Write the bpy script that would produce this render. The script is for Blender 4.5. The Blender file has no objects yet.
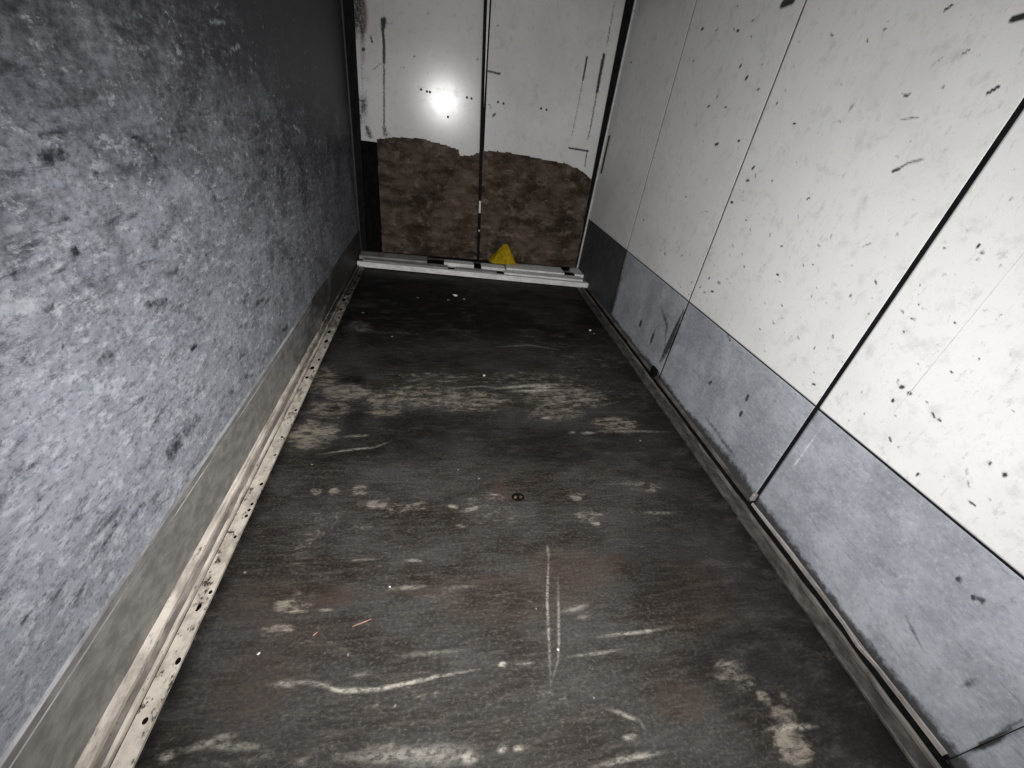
import bpy, bmesh, math, random
import numpy as np
from mathutils import Matrix, Vector

# ------------------------------------------------------------------ camera
scene = bpy.context.scene
COL = scene.collection
CAM_POS = Vector((0.0, 0.0, 1.53))
RIGHT = Vector((0.982525, -0.137333, 0.125635))
DOWN = Vector((0.026168, -0.566360, -0.823742))
FWD = Vector((0.184281, 0.812635, -0.552869))
cam_data = bpy.data.cameras.new('camera')
cam_data.sensor_width = 36.0
cam_data.lens = 14.3865
cam_data.clip_start = 0.02
cam = bpy.data.objects.new('camera', cam_data)
COL.objects.link(cam)
m = Matrix.Identity(4)
for i in range(3):
    m[i][0] = RIGHT[i]; m[i][1] = -DOWN[i]; m[i][2] = -FWD[i]; m[i][3] = CAM_POS[i]
cam.matrix_world = m
scene.camera = cam

# ------------------------------------------------------------------ world: dim bluish fill light, added through the end left open behind the camera
world = bpy.data.worlds.new('world')
scene.world = world
world.use_nodes = True
world.node_tree.nodes['Background'].inputs[0].default_value = (0.75, 0.85, 1.0, 1)
world.node_tree.nodes['Background'].inputs[1].default_value = 0.08

# ------------------------------------------------------------------ the phone's flash, right beside the lens
fl = bpy.data.lights.new('phone_flash', 'SPOT')
fl.energy = 330.0
fl.color = (1.0, 0.99, 0.98)
fl.spot_size = math.radians(150)
fl.spot_blend = 1.0
fl.shadow_soft_size = 0.035
flash = bpy.data.objects.new('phone_flash', fl)
COL.objects.link(flash)
flash_dir = (FWD + 0.10 * RIGHT + 0.02 * DOWN).normalized()
flash.location = CAM_POS + 0.035 * DOWN + 0.02 * RIGHT
flash.rotation_euler = flash_dir.to_track_quat('-Z', 'Y').to_euler()

vs = scene.view_settings
vs.view_transform = 'Standard'
vs.look = 'None'
vs.gamma = 1.0
vs.exposure = 0.0
vs.use_curve_mapping = False

# ------------------------------------------------------------------ measured marks (metres)
# scratches on the floor: points (x, y), half width, strength; all in metres
FLOOR_STROKES = [
    ([(-0.482, 0.591), (-0.427, 0.594), (-0.355, 0.589), (-0.308, 0.574), (-0.261, 0.557), (-0.158, 0.55), (-0.054, 0.559), (0.024, 0.568), (0.169, 0.577)], 0.008, 0.8),
    ([(-0.463, 0.592), (-0.383, 0.589)], 0.014, 0.5),
    ([(0.287, 0.582), (0.356, 0.579)], 0.006, 0.5),
    ([(0.23, 0.584), (0.26, 0.584)], 0.012, 0.9),
    ([(0.59, 0.641), (0.767, 0.644), (0.9, 0.651)], 0.008, 0.6),
    ([(0.47, 0.587), (0.592, 0.589), (0.687, 0.594)], 0.007, 0.4),
    ([(0.498, 1.006), (0.442, 0.786), (0.419, 0.646), (0.393, 0.497)], 0.0065, 0.6),
    ([(0.508, 0.879), (0.455, 0.643), (0.437, 0.581), (0.402, 0.519)], 0.006, 0.5),
    ([(0.492, 1.021), (0.488, 0.96)], 0.008, 0.5),
    ([(1.063, 0.325), (1.154, 0.323), (1.255, 0.316)], 0.012, 0.7),
    ([(-0.646, 0.455), (-0.591, 0.466), (-0.553, 0.474), (-0.509, 0.479)], 0.014, 0.5),
    ([(-0.607, 0.463), (-0.512, 0.453), (-0.42, 0.439)], 0.012, 0.4),
    ([(-0.695, 0.45), (-0.654, 0.447)], 0.015, 0.6),
    ([(-0.244, 0.401), (-0.124, 0.388), (0.041, 0.385), (0.16, 0.377)], 0.02, 0.42),
    ([(-0.166, 0.403), (-0.015, 0.374), (0.153, 0.358)], 0.026, 0.35),
    ([(0.083, 0.365), (0.153, 0.356)], 0.02, 0.6),
    ([(0.203, 0.368), (0.235, 0.369)], 0.012, 0.7),
    ([(0.259, 0.366), (0.276, 0.364)], 0.01, 0.6),
    ([(0.559, 0.43), (0.596, 0.419), (0.658, 0.387), (0.669, 0.366)], 0.008, 0.5),
    ([(0.585, 0.355), (0.637, 0.354)], 0.01, 0.6),
    ([(0.466, 0.3), (0.592, 0.308), (0.715, 0.308)], 0.01, 0.55),
    ([(0.354, 2.184), (0.597, 2.229), (0.866, 2.265)], 0.022, 1),
    ([(0.464, 2.16), (0.834, 2.192)], 0.02, 1),
    ([(0.649, 2.214), (0.785, 2.225)], 0.02, 1),
    ([(0.64, 1.888), (0.703, 1.889)], 0.018, 0.9),
    ([(0.851, 1.752), (0.951, 1.752)], 0.015, 0.6),
    ([(0.954, 1.761), (1.178, 1.772), (1.456, 1.765)], 0.012, 0.35),
    ([(0.776, 1.751), (0.828, 1.76)], 0.012, 0.5),
    ([(0.66, 2.019), (0.801, 2.055), (1.095, 2.109)], 0.012, 0.35),
    ([(0.031, 2.159), (0.29, 2.215), (0.456, 2.199)], 0.012, 0.4),
    ([(0.446, 2.751), (0.734, 2.808), (0.969, 2.748)], 0.02, 0.3),
    ([(-0.104, 0.985), (-0.026, 0.976)], 0.008, 0.6),
    ([(-0.49, 0.811), (-0.409, 0.808)], 0.006, 0.7),
    ([(-0.383, 0.81), (-0.329, 0.806)], 0.006, 0.5),
    ([(-0.327, 0.994), (-0.197, 0.995)], 0.007, 0.3),
    ([(-0.57, 1.579), (-0.486, 1.6), (-0.417, 1.614), (-0.298, 1.635), (-0.218, 1.681)], 0.012, 0.4),
    ([(-0.484, 1.712), (-0.336, 1.728)], 0.014, 0.35),
    ([(-0.4, 1.72), (-0.336, 1.728)], 0.01, 0.45),
    ([(0.125, 1.209), (0.194, 1.228), (0.227, 1.239)], 0.014, 0.55),
    ([(0.081, 1.244), (0.108, 1.237)], 0.014, 0.55),
    ([(0.266, 1.308), (0.319, 1.301)], 0.007, 0.6),
    ([(0.105, 1.14), (0.149, 1.128)], 0.01, 0.4),
    ([(0.989, 1.17), (1.172, 1.163)], 0.012, 0.3),
    ([(-0.239, 0.595), (-0.173, 0.594)], 0.006, 0.3),
    ([(-0.121, 0.624), (-0.075, 0.64), (0.14, 0.637)], 0.01, 0.2),
    ([(0.0, 0.871), (-0.11, 0.871), (-0.163, 0.867)], 0.012, 0.35),
    ([(0.038, 0.861), (0.19, 0.858)], 0.01, 0.2),
    ([(0.482, 0.738), (0.606, 0.755)], 0.016, 0.35),
    ([(0.534, 0.712), (0.594, 0.715)], 0.01, 0.25),
]
# worn and dusty patches on the floor: x, y, half sizes, strength
FLOOR_BLOBS = [
    (-0.589, 2.974, 0.102, 0.098, 0.45),
    (-0.533, 2.116, 0.137, 0.081, 0.6),
    (-0.626, 1.735, 0.108, 0.106, 0.6),
    (-0.581, 1.939, 0.107, 0.08, 0.5),
    (-0.272, 2.063, 0.152, 0.088, 0.5),
    (-0.073, 2.091, 0.222, 0.121, 0.45),
    (-0.282, 1.936, 0.09, 0.054, 0.45),
    (0.191, 2.058, 0.255, 0.101, 0.5),
    (0.683, 2.318, 0.373, 0.098, 0.35),
    (0.852, 2.123, 0.272, 0.131, 0.5),
    (0.749, 1.95, 0.159, 0.079, 0.45),
    (1.117, 1.838, 0.135, 0.076, 0.5),
    (-0.695, 2.259, 0.081, 0.128, 0.45),
    (0.03, 2.297, 0.268, 0.07, 0.35),
    (-0.327, 1.349, 0.035, 0.029, 0.5),
    (-0.439, 1.347, 0.021, 0.024, 0.55),
    (-0.515, 1.343, 0.021, 0.023, 0.5),
    (-0.251, 1.267, 0.07, 0.033, 0.4),
    (-0.14, 1.241, 0.052, 0.028, 0.35),
    (-0.054, 1.254, 0.032, 0.033, 0.4),
    (-0.49, 1.186, 0.044, 0.04, 0.35),
    (-0.481, 1.072, 0.045, 0.096, 0.25),
    (-0.483, 0.831, 0.053, 0.028, 0.5),
    (-0.501, 0.753, 0.051, 0.019, 0.5),
    (-0.452, 0.85, 0.068, 0.029, 0.35),
    (1.048, 0.48, 0.056, 0.045, 0.5),
    (1.118, 0.405, 0.022, 0.02, 0.55),
    (1.193, 0.401, 0.015, 0.018, 0.4),
    (1.151, 0.353, 0.039, 0.025, 0.6),
    (1.128, 0.281, 0.057, 0.044, 0.65),
    (1.202, 0.29, 0.042, 0.011, 0.3),
    (0.699, 1.277, 0.047, 0.031, 0.45),
    (0.722, 1.163, 0.059, 0.028, 0.5),
    (0.742, 1.117, 0.024, 0.021, 0.5),
    (1.085, 1.33, 0.101, 0.039, 0.3),
    (0.971, 1.367, 0.067, 0.033, 0.25),
    (0.306, 1.185, 0.139, 0.053, 0.2),
    (0.493, 0.782, 0.159, 0.072, 0.12),
    (0.112, 0.81, 0.225, 0.044, 0.12),
    (-0.322, 0.707, 0.162, 0.043, 0.12),
    (-0.081, 0.516, 0.275, 0.059, 0.15),
    (-0.285, 0.409, 0.215, 0.017, 0.25),
    (0.417, 0.468, 0.298, 0.074, 0.1),
    (-0.13, 2.974, 0.48, 0.165, 0.18),
    (1.01, 2.918, 0.459, 0.202, 0.2),
    (1.178, 2.609, 0.345, 0.147, 0.25),
    (0.416, 3.906, 0.207, 0.13, 0.25),
    (1.33, 2.152, 0.231, 0.138, 0.2),
    (0.268, 1.272, 0.144, 0.046, 0.25),
    (-0.322, 1.184, 0.124, 0.06, 0.15),
]
# black grime on the floor: x, y, half sizes, strength
FLOOR_DARK = [
    (-0.275, 1.65, 0.309, 0.102, 0.5),
    (-0.243, 3.55, 0.45, 0.253, 0.6),
    (0.955, 3.505, 0.414, 0.303, 0.5),
    (0.033, 1.772, 0.34, 0.114, 0.5),
    (0.702, 1.648, 0.364, 0.125, 0.5),
    (-0.82, 3.458, 0.159, 0.31, 0.5),
    (-0.512, 2.224, 0.059, 0.065, 0.8),
    (-0.498, 1.922, 0.108, 0.053, 0.6),
    (-0.432, 1.818, 0.042, 0.066, 0.5),
    (-0.577, 2.053, 0.033, 0.029, 0.8),
    (-0.647, 2.071, 0.032, 0.03, 0.8),
    (1.174, 1.606, 0.254, 0.156, 0.4),
    (1.165, 0.911, 0.291, 0.17, 0.4),
    (1.182, 0.515, 0.198, 0.113, 0.5),
    (1.383, 0.318, 0.185, 0.091, 0.6),
    (1.326, 2.338, 0.161, 0.177, 0.4),
    (-0.256, 2.646, 0.212, 0.19, 0.4),
    (0.541, 3.238, 0.37, 0.265, 0.5),
]
# brown rusty tint on the floor
FLOOR_RUST = [
    (-0.352, 0.85, 0.062, 0.025, 0.6),
    (-0.398, 0.875, 0.104, 0.022, 0.3),
    (0.19, 0.862, 0.236, 0.027, 0.35),
    (0.564, 0.901, 0.128, 0.067, 0.4),
    (0.769, 0.92, 0.062, 0.035, 0.4),
    (0.337, 0.794, 0.195, 0.059, 0.3),
    (1.091, 0.781, 0.111, 0.114, 0.4),
    (1.005, 0.706, 0.063, 0.071, 0.3),
    (0.322, 1.331, 0.025, 0.048, 0.6),
    (0.818, 0.429, 0.069, 0.038, 0.35),
    (-0.552, 0.857, 0.1, 0.07, 0.3),
    (-0.501, 0.608, 0.086, 0.078, 0.3),
    (-0.416, 0.715, 0.063, 0.061, 0.25),
    (1.354, 1.057, 0.106, 0.103, 0.3),
]
# dark flecks and scuffs on the white panels: points (y, z), half width, strength
RIGHT_FLECKS = [
    ([(3.279, 2.11), (3.259, 2.111)], 0.0147, 0.92),
    ([(3.088, 2.084), (3.072, 2.087)], 0.0084, 0.8),
    ([(2.847, 2.059), (2.829, 2.055)], 0.0126, 0.86),
    ([(2.734, 2.086), (2.716, 2.089)], 0.0126, 0.63),
    ([(2.689, 2.019), (2.679, 2.014)], 0.0084, 0.69),
    ([(3.027, 2.027), (3.0, 2.024)], 0.0074, 0.51),
    ([(3.273, 1.945), (3.258, 1.948)], 0.0084, 0.84),
    ([(2.694, 1.886), (2.687, 1.893)], 0.0137, 0.95),
    ([(2.596, 1.829), (2.587, 1.838)], 0.0147, 0.98),
    ([(2.454, 1.778), (2.446, 1.781)], 0.0115, 0.77),
    ([(2.831, 1.742), (2.822, 1.752)], 0.0115, 0.68),
    ([(2.896, 1.696), (2.877, 1.703)], 0.0095, 0.96),
    ([(2.705, 1.698), (2.689, 1.698)], 0.0095, 0.85),
    ([(2.966, 1.591), (2.966, 1.603)], 0.0105, 0.65),
    ([(2.667, 1.509), (2.646, 1.515)], 0.0158, 0.83),
    ([(2.459, 1.544), (2.448, 1.545)], 0.0105, 0.97),
    ([(4.442, 2.008), (4.389, 2.004)], 0.0105, 0.95),
    ([(2.245, 1.864), (2.245, 1.869)], 0.0084, 0.64),
    ([(2.259, 1.717), (2.259, 1.722)], 0.0084, 0.93),
    ([(2.084, 1.642), (2.072, 1.641)], 0.0084, 0.86),
    ([(1.909, 1.614), (1.909, 1.616)], 0.0084, 0.54),
    ([(2.093, 1.968), (2.074, 1.961)], 0.0095, 0.63),
    ([(1.823, 1.955), (1.815, 1.955)], 0.0095, 0.69),
    ([(1.465, 1.77), (1.465, 1.771)], 0.0105, 0.67),
    ([(1.47, 1.613), (1.468, 1.615)], 0.0095, 0.52),
    ([(2.246, 1.43), (2.238, 1.44)], 0.0126, 0.88),
    ([(2.253, 1.371), (2.237, 1.375)], 0.0115, 0.83),
    ([(2.248, 1.314), (2.24, 1.317)], 0.0105, 0.56),
    ([(2.312, 1.252), (2.296, 1.252)], 0.0105, 0.98),
    ([(2.066, 1.4), (2.058, 1.399)], 0.0084, 0.78),
    ([(2.056, 1.246), (2.05, 1.241)], 0.0074, 0.55),
    ([(1.794, 1.363), (1.785, 1.37)], 0.0074, 1.0),
    ([(2.803, 1.189), (2.796, 1.193)], 0.0105, 0.81),
    ([(2.705, 1.078), (2.688, 1.086)], 0.0074, 0.76),
    ([(3.328, 0.926), (3.31, 0.919)], 0.0084, 0.86),
    ([(2.832, 0.8), (2.819, 0.796)], 0.0199, 0.61),
    ([(2.908, 0.8), (2.893, 0.81)], 0.0105, 0.61),
    ([(2.618, 0.845), (2.595, 0.862)], 0.0105, 0.76),
    ([(2.143, 0.84), (2.129, 0.842)], 0.0189, 0.59),
    ([(2.236, 0.826), (2.234, 0.834)], 0.0095, 0.96),
    ([(2.09, 0.881), (2.07, 0.886)], 0.0095, 0.51),
    ([(1.812, 1.147), (1.804, 1.15)], 0.0084, 0.84),
    ([(1.709, 1.245), (1.706, 1.246)], 0.0084, 0.6),
    ([(1.754, 1.028), (1.744, 1.028)], 0.0084, 0.97),
    ([(2.047, 1.033), (2.048, 1.038)], 0.0084, 0.7),
    ([(1.418, 1.184), (1.413, 1.186)], 0.0095, 0.56),
    ([(1.32, 1.33), (1.321, 1.338)], 0.0063, 0.85),
    ([(1.35, 1.08), (1.349, 1.086)], 0.0095, 0.75),
    ([(1.152, 1.332), (1.147, 1.333)], 0.0074, 0.76),
    ([(1.067, 1.36), (1.066, 1.367)], 0.0084, 0.92),
    ([(1.047, 1.35), (1.043, 1.349)], 0.0105, 0.71),
    ([(1.044, 1.327), (1.043, 1.334)], 0.0084, 0.55),
    ([(0.982, 1.329), (0.983, 1.333)], 0.0084, 0.53),
    ([(1.072, 1.497), (1.071, 1.502)], 0.0095, 0.56),
    ([(1.1, 1.261), (1.097, 1.263)], 0.0074, 0.72),
    ([(0.987, 0.889), (0.984, 0.893)], 0.0126, 0.88),
    ([(0.955, 0.886), (0.952, 0.888)], 0.0126, 0.95),
    ([(0.98, 0.83), (0.981, 0.838)], 0.0095, 0.89),
    ([(0.834, 0.867), (0.828, 0.866)], 0.0084, 0.8),
    ([(0.873, 0.71), (0.867, 0.714)], 0.0074, 0.7),
    ([(0.772, 0.672), (0.77, 0.68)], 0.0074, 0.98),
    ([(0.663, 0.837), (0.663, 0.843)], 0.0063, 0.93),
    ([(0.618, 0.835), (0.619, 0.838)], 0.0105, 0.99),
    ([(1.279, 0.702), (1.271, 0.706)], 0.0095, 0.94),
    ([(1.366, 0.83), (1.366, 0.84)], 0.0063, 0.86),
    ([(0.983, 1.143), (0.978, 1.147)], 0.0053, 0.91),
    ([(0.939, 1.21), (0.934, 1.212)], 0.0063, 0.6),
    ([(1.247, 1.055), (1.239, 1.056)], 0.0074, 0.63),
    ([(1.154, 1.111), (1.153, 1.116)], 0.0063, 0.54),
    ([(1.112, 1.148), (1.11, 1.152)], 0.0053, 0.88),
    ([(0.865, 1.081), (0.863, 1.083)], 0.0053, 0.75),
    ([(0.9, 1.013), (0.895, 1.011)], 0.0063, 0.88),
    ([(1.095, 1.053), (1.09, 1.059)], 0.0053, 0.93),
    ([(0.945, 0.795), (0.942, 0.795)], 0.0053, 0.65),
    ([(2.397, 0.743), (2.384, 0.75)], 0.0084, 0.77),
    ([(2.237, 0.74), (2.22, 0.746)], 0.0084, 0.82),
    ([(2.17, 0.773), (2.15, 0.778)], 0.0095, 0.91),
    ([(2.291, 0.749), (2.28, 0.76)], 0.0105, 0.7),
    ([(1.482, 1.518), (1.451, 1.532), (1.433, 1.55), (1.386, 1.567)], 0.01, 0.7),
    ([(1.471, 1.519), (1.453, 1.528)], 0.012, 0.8),
    ([(1.421, 1.554), (1.386, 1.567)], 0.014, 0.6),
    ([(1.417, 1.255), (1.409, 1.269), (1.387, 1.283)], 0.008, 0.7),
    ([(1.794, 1.724), (1.8, 1.69)], 0.009, 0.7),
    ([(1.556, 1.678), (1.491, 1.683)], 0.006, 0.9),
    ([(1.315, 1.753), (1.298, 1.768)], 0.01, 0.9),
    ([(1.595, 1.744), (1.567, 1.753)], 0.009, 0.8),
    ([(1.61, 1.982), (1.594, 1.992)], 0.009, 0.9),
    ([(1.374, 1.931), (1.336, 1.937)], 0.016, 1),
    ([(1.534, 1.843), (1.523, 1.856)], 0.007, 0.6),
    ([(1.491, 1.843), (1.482, 1.853)], 0.005, 0.5),
    ([(1.463, 1.857), (1.451, 1.866)], 0.008, 0.7),
    ([(1.412, 1.841), (1.407, 1.851)], 0.006, 0.5),
    ([(2.538, 1.156), (2.483, 1.161)], 0.008, 0.6),
    ([(2.509, 2.124), (2.441, 2.129)], 0.03, 1),
    ([(0.734, 0.871), (0.713, 0.914)], 0.012, 0.3),
    ([(0.806, 0.832), (0.777, 0.845)], 0.01, 0.3),
    ([(0.771, 0.868), (0.776, 0.888)], 0.01, 0.3),
    ([(1.302, 1.673), (1.27, 1.682)], 0.003, 0.35),
    ([(2.056, 1.237), (1.771, 1.269)], 0.003, 0.3),
    ([(2.916, 2.0), (2.825, 2.144)], 0.01, 0.25),
    ([(2.126, 1.846), (2.097, 2.015)], 0.009, 0.25),
    ([(1.02, 1.2), (0.934, 1.204)], 0.004, 0.35),
    ([(0.996, 1.349), (0.98, 1.357)], 0.008, 0.4),
]
# dark smears on the grey kick panels
KICK_DARK = [
    ([(2.403, 0.127), (2.386, 0.281), (2.358, 0.564)], 0.03, 0.98),
    ([(2.403, 0.127), (2.363, 0.334), (2.339, 0.462)], 0.0525, 0.7),
    ([(2.41, 0.226), (2.484, 0.39), (2.66, 0.468)], 0.03, 0.49),
    ([(2.61, 0.285), (2.606, 0.158)], 0.03, 0.7),
    ([(2.845, 0.211), (2.844, 0.238)], 0.03, 0.84),
    ([(3.542, 0.233), (3.478, 0.496), (3.47, 0.616)], 0.045, 0.7),
    ([(1.54, 0.319), (1.538, 0.341)], 0.0135, 0.98),
    ([(1.553, 0.41), (1.554, 0.436)], 0.0135, 0.98),
    ([(1.855, 0.314), (1.843, 0.329)], 0.015, 0.84),
    ([(1.851, 0.611), (1.882, 0.626)], 0.015, 0.56),
    ([(0.504, 0.488), (0.504, 0.493)], 0.012, 1),
    ([(0.451, 0.48), (0.449, 0.483)], 0.009, 1),
    ([(0.439, 0.491), (0.437, 0.494)], 0.0105, 1),
    ([(0.515, 0.25), (0.408, 0.203)], 0.012, 0.49),
    ([(0.308, 0.221), (0.306, 0.32)], 0.018, 0.42),
    ([(1.825, 0.13), (1.339, 0.106)], 0.03, 0.42),
    ([(0.182, 0.065), (0.193, 0.218), (0.2, 0.312)], 0.009, 1),
    ([(0.941, 0.211), (0.885, 0.231)], 0.009, 0.42),
]
# pale scratches on the grey kick panels
KICK_LIGHT = [
    ([(1.136, 0.594), (1.136, 0.35), (1.125, 0.194)], 0.003, 0.8),
    ([(0.877, 0.614), (0.865, 0.373), (0.859, 0.24)], 0.003, 0.5),
    ([(0.976, 0.455), (0.935, 0.47)], 0.004, 0.7),
    ([(0.967, 0.343), (0.914, 0.362)], 0.004, 0.7),
    ([(0.851, 0.421), (0.792, 0.435)], 0.004, 0.6),
    ([(0.884, 0.252), (0.797, 0.326)], 0.004, 0.5),
    ([(0.989, 0.318), (0.841, 0.373)], 0.003, 0.4),
    ([(1.006, 0.126), (0.85, 0.127)], 0.005, 0.4),
    ([(0.931, 0.155), (0.856, 0.19)], 0.004, 0.6),
]
# dark marks on the left wall: points (y, z), half width, strength
LEFT_DARK = [
    ([(1.121, 0.447), (1.294, 0.455)], 0.05, 0.6),
    ([(1.165, 0.437), (1.101, 0.435)], 0.05, 0.5),
    ([(1.041, 0.857), (1.08, 0.857), (1.116, 0.849)], 0.02, 0.7),
    ([(1.407, 0.686), (1.441, 0.683)], 0.02, 0.9),
    ([(1.548, 0.637), (1.565, 0.637)], 0.015, 0.7),
    ([(0.947, 0.432), (0.912, 0.408)], 0.025, 0.5),
    ([(1.152, 1.313), (1.203, 1.316)], 0.03, 0.8),
    ([(1.118, 1.118), (1.126, 1.12)], 0.022, 0.9),
    ([(1.265, 1.257), (1.29, 1.267)], 0.02, 0.6),
    ([(1.262, 1.218), (1.272, 1.221)], 0.015, 0.7),
    ([(0.951, 1.121), (0.977, 1.123)], 0.02, 0.6),
    ([(0.907, 0.981), (0.915, 0.982)], 0.009, 0.7),
    ([(0.97, 0.941), (0.98, 0.941)], 0.007, 0.9),
    ([(1.0, 0.938), (1.01, 0.938)], 0.006, 0.9),
    ([(0.814, 0.849), (0.82, 0.85)], 0.008, 0.7),
    ([(0.786, 0.845), (0.795, 0.843)], 0.007, 0.6),
    ([(0.871, 0.697), (0.787, 0.706)], 0.003, 0.7),
    ([(0.96, 1.189), (1.058, 1.188), (1.153, 1.187)], 0.003, 0.6),
    ([(0.956, 0.821), (1.005, 0.818)], 0.004, 0.6),
    ([(0.984, 0.638), (1.074, 0.635)], 0.005, 0.6),
    ([(0.926, 0.6), (1.019, 0.586)], 0.005, 0.5),
    ([(0.57, 0.488), (0.634, 0.48)], 0.015, 0.7),
    ([(0.911, 1.039), (1.002, 1.033)], 0.004, 0.6),
    ([(1.424, 1.268), (1.44, 1.278)], 0.02, 0.6),
]
# pale scraped spots on the left wall
LEFT_LIGHT = [
    ([(0.903, 1.065), (0.947, 1.056)], 0.05, 0.8),
    ([(1.148, 1.239), (1.235, 1.164)], 0.03, 0.5),
    ([(1.001, 1.198), (1.056, 1.205)], 0.03, 0.5),
    ([(1.043, 0.732), (0.964, 0.822)], 0.06, 0.4),
    ([(0.721, 0.703), (0.807, 0.704)], 0.05, 0.4),
    ([(1.172, 0.866), (1.17, 0.899)], 0.03, 0.6),
    ([(0.669, 0.438), (0.789, 0.397)], 0.03, 0.4),
    ([(1.541, 1.003), (1.556, 1.005)], 0.03, 0.6),
    ([(2.171, 0.697), (2.201, 0.697)], 0.015, 0.8),
    ([(0.79, 0.769), (0.735, 0.765)], 0.04, 0.5),
    ([(0.819, 0.507), (0.693, 0.525)], 0.04, 0.35),
    ([(1.467, 1.182), (1.456, 1.198)], 0.02, 0.5),
    ([(1.653, 1.304), (1.638, 1.299)], 0.015, 0.7),
]
# black rub marks on the doors: points (x, z), half width, strength
DOOR_DARK = [
    ([(-0.503, 2.135), (-0.509, 2.01)], 0.008, 0.4),
    ([(-0.517, 2.008), (-0.508, 1.847), (-0.513, 1.73)], 0.02, 1),
    ([(-0.513, 1.73), (-0.524, 1.491), (-0.538, 1.178)], 0.018, 0.7),
    ([(-0.501, 2.011), (-0.51, 1.971)], 0.035, 1),
    ([(-0.612, 1.892), (-0.606, 1.853)], 0.018, 0.7),
    ([(-0.684, 1.789), (-0.675, 1.797)], 0.02, 0.9),
    ([(-0.7, 1.684), (-0.712, 1.392), (-0.702, 1.158)], 0.02, 0.4),
    ([(-0.689, 1.216), (-0.667, 1.154)], 0.04, 0.7),
    ([(-0.52, 1.18), (-0.536, 1.235)], 0.04, 0.6),
    ([(-0.609, 1.661), (-0.53, 1.728)], 0.012, 0.5),
    ([(-0.681, 2.047), (-0.679, 1.856)], 0.02, 0.5),
    ([(0.395, 1.789), (0.506, 1.782)], 0.015, 0.9),
    ([(1.288, 2.011), (1.289, 1.841)], 0.016, 0.9),
    ([(1.289, 1.841), (1.283, 1.604), (1.278, 1.394)], 0.014, 0.5),
    ([(1.444, 2.047), (1.443, 1.899), (1.447, 1.769)], 0.025, 0.95),
    ([(1.447, 1.769), (1.452, 1.543), (1.448, 1.388)], 0.02, 0.6),
    ([(1.445, 2.424), (1.453, 2.12)], 0.02, 0.5),
    ([(1.27, 1.28), (1.475, 1.276)], 0.014, 1),
    ([(1.462, 1.284), (1.475, 1.139)], 0.012, 0.8),
    ([(0.867, 2.142), (0.875, 2.149)], 0.02, 0.3),
    ([(-0.224, 1.59), (-0.028, 1.6), (0.163, 1.603)], 0.006, 0.6),
    ([(0.475, 1.455), (0.492, 1.473)], 0.02, 0.8),
    ([(0.429, 1.537), (0.45, 1.516)], 0.018, 0.5),
    ([(0.444, 2.108), (0.452, 2.116)], 0.016, 0.5),
    ([(-0.141, 2.101), (-0.133, 2.109)], 0.016, 0.5),
    ([(-0.258, 1.8), (-0.249, 1.808)], 0.014, 0.6),
    ([(-0.353, 1.71), (-0.344, 1.718)], 0.014, 0.5),
    ([(-0.145, 1.688), (-0.136, 1.71)], 0.012, 0.4),
    ([(0.052, 1.395), (0.061, 1.404)], 0.02, 0.5),
    ([(0.291, 1.854), (0.298, 1.869)], 0.016, 0.5),
    ([(0.074, 2.12), (0.083, 2.127)], 0.02, 0.35),
    ([(0.577, 2.032), (0.584, 2.047)], 0.02, 0.3),
    ([(-0.428, 1.996), (-0.477, 1.995)], 0.01, 0.5),
]
# reddish brown stain on the left door
DOOR_RED = [
    ([(-0.661, 2.112), (-0.651, 2.02), (-0.666, 1.923)], 0.035, 0.8),
    ([(-0.682, 1.921), (-0.689, 1.72)], 0.03, 0.4),
]
# rivet heads on the doors: x, z
RIVETS = [
    (-0.197, 1.575),
    (-0.144, 1.567),
    (-0.117, 1.566),
    (0.22, 1.568),
    (0.262, 1.566),
    (0.928, 1.572),
    (0.983, 1.569),
    (0.511, 1.57),
    (0.564, 1.565),
    (0.052, 1.395),
]
# upper edge of the dried dirt on the doors: x, z
CRUST_EDGE = [
    (-0.834, 1.085),
    (-0.742, 1.104),
    (-0.604, 1.137),
    (-0.502, 1.166),
    (-0.299, 1.19),
    (-0.159, 1.19),
    (-0.016, 1.173),
    (0.169, 1.143),
    (0.182, 1.093),
    (0.28, 1.104),
    (0.357, 1.139),
    (0.395, 1.161),
    (0.574, 1.173),
    (0.778, 1.17),
    (0.934, 1.165),
    (1.094, 1.152),
    (1.256, 1.142),
    (1.37, 1.118),
    (1.464, 1.091),
    (1.529, 1.051),
    (1.689, 0.951),
]
# dark screw holes in the left floor strip: x, y
LEFT_HOLES = [
    (-0.762, 0.53),
    (-0.745, 0.677),
    (-0.766, 0.832),
    (-0.764, 0.842),
    (-0.755, 1.113),
    (-0.744, 1.212),
    (-0.743, 1.242),
    (-0.742, 1.273),
    (-0.745, 0.892),
    (-0.757, 1.696),
    (-0.752, 1.918),
    (-0.746, 1.567),
    (-0.748, 1.384),
]
# crumbs lying on the floor: x, y, size
CRUMBS = [
    (0.163, 3.71, 0.022),
    (0.245, 3.64, 0.02),
    (-0.176, 3.607, 0.012),
    (0.096, 3.593, 0.014),
    (-0.598, 3.226, 0.012),
    (1.334, 3.116, 0.016),
    (1.354, 3.061, 0.014),
    (0.327, 2.337, 0.012),
    (-0.33, 2.837, 0.014),
    (-0.529, 0.683, 0.006),
    (-0.256, 0.656, 0.007),
    (-0.329, 0.668, 0.004),
    (-0.67, 0.965, 0.009),
    (-0.094, 0.502, 0.006),
    (0.444, 0.611, 0.006),
    (-0.147, 0.877, 0.005),
    (0.225, 1.404, 0.007),
    (-0.572, 1.511, 0.007),
    (1.206, 1.682, 0.009),
    (0.124, 1.466, 0.008),
    (0.529, 0.462, 0.005),
    (0.393, 0.756, 0.005),
]
# orange splinters: end points
STRAWS = [
    ((-0.258, 0.743), (-0.196, 0.765)),
    ((-0.379, 0.724), (-0.366, 0.736)),
]

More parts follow.
